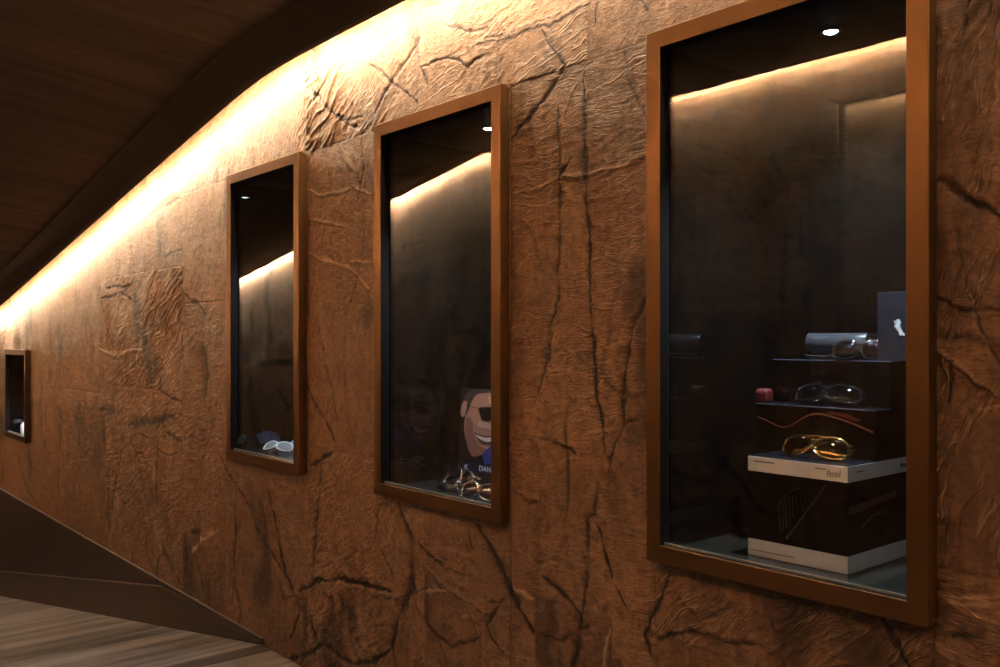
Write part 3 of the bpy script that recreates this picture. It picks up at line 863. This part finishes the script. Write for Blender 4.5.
# small navy box with the pale animal emblem, standing at the right end of the top box
qn = 1.200
T = thing('logo_box', 'small upright navy box with a pale animal emblem beside the grey case', 'box', P(.584, qn, v3 + .0002))
hwn, hn = .029 * D, .0945 * D
obj('body', box(bmesh.new(), -hwn, hwn, 0, .042, 0, hn), NAVYC, T, bevel=.0006)
em = lambda x, y: local(T, x, y, qn)
E = lambda a, b: em(795 + a / 7.843, 285 + b / 7.843)
print_on('emblem', T, [[E(778, 275), E(792, 283), E(800, 268), E(822, 270), E(832, 290), E(826, 306), E(834, 322), E(826, 338), E(840, 352), E(846, 372), E(858, 376), E(862, 400),
                        E(848, 396), E(838, 384), E(832, 398), E(818, 392), E(822, 376), E(808, 360), E(800, 342), E(786, 336), E(776, 322), E(786, 318), E(792, 308), E(778, 296)]], LOGOW)

# grey clamshell case leaning open behind the glasses
T = thing('glasses_case', 'open grey clamshell glasses case on top of the stack', 'case', P(.690, 1.2275, v3 + .0002), 0)
LC, RC = .140, .024
lid = bmesh.new(); n = 14
def shell(bm, R, L, th, zc, yc, ang0, ang1, taper=.0):
    outer, inner = [], []
    xs_ = np.linspace(-L / 2, L / 2, 15)
    for x in xs_:
        e = 1 - .32 * max(0, (abs(x) / (L / 2) - .55) / .45) ** 2.2
        ro, ri = [], []
        for k in range(n + 1):
            t = ang0 + (ang1 - ang0) * k / n
            ro.append(bm.verts.new((x, yc + R * e * math.cos(t), zc + R * math.sin(t) * (e if math.sin(t) < .3 else 1))))
            ri.append(bm.verts.new((x, yc + (R - th) * e * math.cos(t), zc + (R - th) * math.sin(t) * (e if math.sin(t) < .3 else 1))))
        outer.append(ro); inner.append(ri)
    for A, B in zip(outer, outer[1:]):
        for k in range(n): bm.faces.new((A[k], A[k + 1], B[k + 1], B[k]))
    for A, B in zip(inner, inner[1:]):
        for k in range(n): bm.faces.new((A[k], B[k], B[k + 1], A[k + 1]))
    for k in (0, n):
        for i in range(len(outer) - 1): bm.faces.new((outer[i][k], outer[i + 1][k], inner[i + 1][k], inner[i][k]))
    for e_ in (0, -1):
        for k in range(n): bm.faces.new((outer[e_][k], inner[e_][k], inner[e_][k + 1], outer[e_][k + 1]))
        bm.faces.new([inner[e_][k] for k in range(n + 1)])
    return bm
obj('lid', shell(bmesh.new(), RC, LC, .0022, .0345, .008, .5 * PI * .55, 1.5 * PI * .98), CASEM, T, True, 0, .6)
obj('tray', shell(bmesh.new(), .017, LC, .0022, .0175, -.004, PI * 1.2, PI * 1.8), CASEM, T, True, 0, .6)
hb_ = bmesh.new(); tube(hb_, [(-LC * .4, .010, .0108), (LC * .4, .010, .0108)], .0022, 8); obj('hinge', hb_, STEEL, T, True)
lb = box(bmesh.new(), -LC * .36, LC * .36, -.014, .012, .0035, .0060); obj('lining', lb, CASELIN, T)

sunglasses('sunglasses', 'gold rimmed sunglasses with amber lenses on the white banded box', P(.660, 1.112, v1 + .0002), 0, -.60, GOLD, GOLDLENS, GOLD,
           W=.150, hb=.024, n=2.3, brow=True, rim=.0016)
sunglasses('sunglasses', 'black sunglasses glinting on the middle box of the stack', P(.672, 1.166, v2 + .0002), 0, -.62, BLACKAC, DARKLENS, STEEL,
           W=.150, hb=.020, n=2.8, rim=.0022)
sunglasses('sunglasses', 'thick rimmed dark sunglasses in front of the open grey case', P(.640, 1.202, v3 + .0002), .34, -.40, BLACKAC, DARKLENS, TORT,
           W=.112, hb=.0205, n=2.4, rim=.0026)
# red rounded pouch at the left end of the middle box
rb = bmesh.new()
bmesh.ops.create_cube(rb, size=1, matrix=Matrix.Translation((0, 0, .0155)) @ Matrix.Diagonal((.034, .030, .031, 1)))
bmesh.ops.bevel(rb, geom=rb.edges[:], offset=.009, segments=4, affect='EDGES', profile=.5)
ro = thing('pouch', 'small rounded red pouch at the left end of the middle box', 'pouch', P(.7745, 1.1720, v2 + .0002))
obj('body', rb, REDM, ro, True)
fb = bmesh.new(); tube(fb, [(-.0174, -.004, .020), (-.0174, .006, .022)], .0016, 8); tube(fb, [(-.013, -.0152, .021), (0, -.0155, .0205), (.013, -.0152, .021)], .0010, 6); obj('seam', fb, mat('red_thread', (.2, .006, .01), .7), ro, True)

# ---------------------------------------------------------------- niche 2: portrait board and glasses
QP = 1.180
T = thing('portrait_board', 'printed portrait board of a smiling person in dark sunglasses', 'display board', P(1.425, QP, (FL2 - EYE) / D + .0006))
top_z = at(470, 388.5, QP).z - T.location.z
hwp = .115 * D
obj('board', box(bmesh.new(), -hwp, hwp, .0, .008, 0, top_z), PR_BG, T)
T.rotation_euler = (math.radians(-3), 0, 0)
k_ = lambda x, y: local(T, x, y, QP)
K = lambda a, b: k_(420 + a / 5.125, 380 + b / 5.125)
def pr(name, polys, m, lay): return print_on(name, T, polys, m, -.0004 * lay, .0004)
def clip(pts):  # keep prints on the board
    return [(min(max(x, -hwp + .001), hwp - .001), min(max(z, .001), top_z - .001)) for x, z in pts]
face = smooth_line([K(225, 120), K(236, 84), K(262, 60), K(305, 46), K(360, 50), K(420, 62), K(465, 110), K(475, 190), K(462, 260), K(430, 320), K(385, 350), K(330, 372), K(285, 392), K(258, 385), K(238, 345), K(222, 290), K(216, 220), K(220, 160)], 4)
pr('face_print', [clip(face)], PR_SKIN, 1)
pr('hair_print', [clip(smooth_line([K(205, 150), K(206, 100), K(222, 66), K(262, 42), K(330, 30), K(420, 36), K(470, 80), K(478, 130), K(455, 95), K(410, 74), K(350, 64), K(300, 66), K(268, 80), K(248, 112), K(236, 150), K(224, 178)], 4))], PR_HAIR, 2)
pr('cheek_print', [clip(smooth_line([K(222, 200), K(240, 190), K(258, 214), K(262, 262), K(270, 300), K(300, 335), K(330, 350), K(316, 374), K(284, 390), K(258, 383), K(238, 345), K(223, 290)], 4))], PR_SKIN2, 2)
pr('ear_print', [clip(smooth_line([K(198, 130), K(206, 112), K(220, 108), K(228, 124), K(224, 160), K(212, 188), K(200, 186), K(195, 160)], 4))], PR_SKIN, 3)
pr('forehead_print', [clip(smooth_line([K(330, 84), K(372, 78), K(420, 92), K(430, 124), K(380, 130), K(340, 118)], 4))], PR_SKIN3, 2)
pr('nose_print', [clip(smooth_line([K(352, 200), K(372, 196), K(392, 236), K(396, 258), K(372, 268), K(350, 256), K(342, 244)], 4))], PR_SKIN3, 2)
pr('cheekbone_print', [clip(smooth_line([K(292, 212), K(330, 214), K(345, 228), K(338, 250), K(300, 246), K(282, 232)], 4))], PR_SKIN3, 2)
pr('lens_print', [clip(smooth_line([K(288, 158), K(292, 142), K(330, 138), K(372, 146), K(380, 176), K(366, 202), K(330, 212), K(304, 202)], 4)),
                  clip(smooth_line([K(398, 152), K(440, 156), K(466, 170), K(462, 205), K(430, 218), K(402, 206), K(392, 180)], 4)),
                  stroke([K(226, 128), K(260, 140), K(300, 150)], .0022), stroke([K(372, 158), K(402, 164)], .003)], PR_LENS, 4)
pr('mouth_print', [clip(smooth_line([K(266, 266), K(300, 280), K(345, 288), K(400, 292), K(385, 318), K(350, 330), K(318, 326), K(288, 302)], 4))], PR_MOUTH, 3)
pr('teeth_print', [clip(smooth_line([K(276, 278), K(302, 290), K(332, 297), K(372, 294), K(362, 310), K(336, 319), K(308, 308), K(286, 293)], 4))], PR_TEETH, 4)
pr('shirt_print', [clip(smooth_line([K(312, 380), K(340, 352), K(372, 325), K(420, 318), K(480, 330), K(520, 380), K(540, 470), K(420, 470), K(330, 440)], 4))], PR_BLUE, 3)
pr('caption_band_print', [clip([K(150, 415), K(560, 440), K(560, 505), K(150, 470)])], PR_NAVY, 4)
x, z = K(236, 446)
text_mesh('caption_lettering', 'K', .0215, PR_WHITE, T, (x, -.0022, z), 0, (PI / 2, -.0, 0), 1.2)
x, z = K(332, 458)
text_mesh('caption_lettering', 'DAN', .0225, PR_WHITE, T, (x, -.0022, z), 0, (PI / 2, -.0, 0), 1.2)

fl2 = (FL2 - EYE) / D + .0002
sunglasses('sunglasses', 'rearmost silver rimmed sunglasses, propped upright against the portrait board', P(1.462, 1.130, fl2), -.25, -.38, SILVER, CHROMELENS, SILVER,
           W=.138, hb=.026, n=2.1, rim=.0018, brow=True)
sunglasses('sunglasses', 'thin wire rimmed sunglasses lying flat in front of the propped silver pair', P(1.452, 1.083, fl2), -.3, -.75, SILVER, CHROMELENS, SILVER,
           W=.146, hb=.020, n=2.4, rim=.0014)
sunglasses('sunglasses', 'mirrored silver sunglasses at the right front corner of the portrait niche', P(1.318, 1.060, fl2), .2, -.40, SILVER, CHROMELENS, SILVER,
           W=.145, hb=.023, n=2.3, rim=.0018)

# ---------------------------------------------------------------- niche 3 and 4
fl3 = (FL3 - EYE) / D + .0002
sunglasses('sunglasses', 'white framed glasses lying in the niche beside the blue cloth', P(2.190, 1.080, fl3), .35, -.85, WHITEAC, mat('clear_grey_lens', (.22, .24, .26), .05, 0, .6), WHITEAC,
           W=.150, hb=.021, n=2.4, rim=.0030)
def folded_cloth(name, label, loc, rotz, L, Wd, H, m):
    T = thing(name, label, 'cloth', loc, rotz)
    bm = bmesh.new(); NX, NY = 18, 10; top, bot = [], []
    for i in range(NX):
        u = i / (NX - 1); a, b = [], []
        for j in range(NY):
            v = j / (NY - 1)
            x, y = (u - .5) * L * (1 - .12 * v), (v - .5) * Wd
            z = H * (.18 + .82 * math.sin(PI * min(1, u * .62 + .1)) ** 1.4) * (.55 + .45 * math.cos((v - .55) * 2.3)) + .0025 * math.sin(u * 14 + v * 7)
            a.append(bm.verts.new((x, y, max(z, .002)))); b.append(bm.verts.new((x, y, 0)))
        top.append(a); bot.append(b)
    for i in range(NX - 1):
        for j in range(NY - 1):
            bm.faces.new((top[i][j], top[i + 1][j], top[i + 1][j + 1], top[i][j + 1]))
            bm.faces.new((bot[i][j], bot[i][j + 1], bot[i + 1][j + 1], bot[i + 1][j]))
    for i in range(NX - 1):
        for j in (0, NY - 1): bm.faces.new((top[i][j], top[i + 1][j], bot[i + 1][j], bot[i][j]))
    for j in range(NY - 1):
        for i in (0, NX - 1): bm.faces.new((top[i][j], top[i][j + 1], bot[i][j + 1], bot[i][j]))
    obj('folded_body', bm, m, T, True, 0, .9)
    h = bmesh.new(); tube(h, [((u - .5) * L, -.5 * Wd - .0004, .0028 + .6 * H * (.18 + .82 * math.sin(PI * min(1, u * .62 + .1)) ** 1.4) * .35) for u in np.linspace(0, 1, 12)], .0012, 6)
    obj('hem', h, m, T, True)
    return T
folded_cloth('folded_cloth', 'folded blue cloth behind the white framed glasses', P(2.205, 1.155, fl3), .25, .15, .09, .055, BLUEM)
fl4 = (FL4 - EYE) / D + .0002
folded_cloth('folded_cloth', 'folded white cloth in the small far niche', P(4.865, 1.075, fl4), PI - .15, .16, .08, .085, WHITEP)

# ---------------------------------------------------------------- lights
WARM = (1.0, .74, .48)
def strip_light(p0, p1, direction, watts_per_m, width=.008, col=WARM):
    ax = (p1 - p0); ln = ax.length; ax.normalize()
    z = -Vector(direction).normalized(); z = (z - ax * z.dot(ax)).normalized(); y = z.cross(ax)
    L = bpy.data.lights.new('cove_led', 'AREA'); L.shape = 'RECTANGLE'; L.size = ln; L.size_y = width
    L.energy = watts_per_m * ln; L.color = col
    o = bpy.data.objects.new('cove_led', L); C.objects.link(o)
    M = Matrix((ax, y, z)).transposed().to_4x4(); M.translation = (p0 + p1) / 2
    o.matrix_world = M
COVE_W, COVE2_W = 11.0, 38.0
seg = [-1.45, -.6, .2, .9, 1.45, 1.8, 2.0, 2.2, 2.6, 3.2, 3.9, 4.7, 5.6, 6.8, 8.2]
for a, b in zip(seg, seg[1:]):
    f = lambda s: P(s, .973, .660 + float(ceil_drop(s, .95)))
    strip_light(f(a), f(b), (0, 1, -.42), COVE_W)
seg = [-1.45, -.4, .6, 1.4, 2.0, 2.4, 2.9, 3.6, 4.6, 5.8, 7., 8.2]
for a, b in zip(seg, seg[1:]):
    f = lambda s: P(s, OQ + .025, float(ceil_v(s, OQ + .07)) + .0285)
    strip_light(f(a), f(b), (0, -1, -.3), COVE2_W, .006)

def downlight(s, q, watts, size=.10, col=(1.0, .93, .84), ang=120):
    p = P(s, q, float(ceil_v(s, q)) - .012)
    L = bpy.data.lights.new('corridor_fill_downlight', 'SPOT'); L.energy = watts; L.color = col
    L.spot_size = math.radians(ang); L.spot_blend = .8; L.shadow_soft_size = size / 2
    o = bpy.data.objects.new('corridor_fill_downlight', L); C.objects.link(o); o.location = p
DL_W = 10
for s, q, w in ((-.7, .30, 1.), (.55, .22, .8), (1.6, .15, .8), (3.3, .25, 1.6), (4.6, .25, 1.6), (6.2, .3, 1.2)):  # unseen: far ones light the ramp floor, near ones added as wall fill
    downlight(s, q, DL_W * w)

w = bpy.data.worlds.new('world'); bpy.context.scene.world = w; w.use_nodes = True
w.node_tree.nodes['Background'].inputs[0].default_value = (.9, .7, .5, 1)
w.node_tree.nodes['Background'].inputs[1].default_value = .0

# ---------------------------------------------------------------- camera
cam = bpy.data.cameras.new('camera'); co_ = bpy.data.objects.new('camera', cam); C.objects.link(co_)
cam.sensor_width = 36; cam.lens = 36 * F / 1000; cam.shift_y = .0065; cam.clip_start = .02
co_.location = P(0, 0, 0); co_.rotation_euler = (PI / 2, 0, PI / 2 - PHI)
sc = bpy.context.scene; sc.camera = co_
vs = sc.view_settings
sc.display_settings.display_device = 'sRGB'
vs.view_transform = 'Standard'; vs.look = 'None'; vs.gamma = 1; vs.exposure = 0.0; vs.use_curve_mapping = False
sc.cycles.max_bounces = 10; sc.cycles.transparent_max_bounces = 16; sc.cycles.use_denoising = True
sc.cycles.sample_clamp_indirect = 0.0
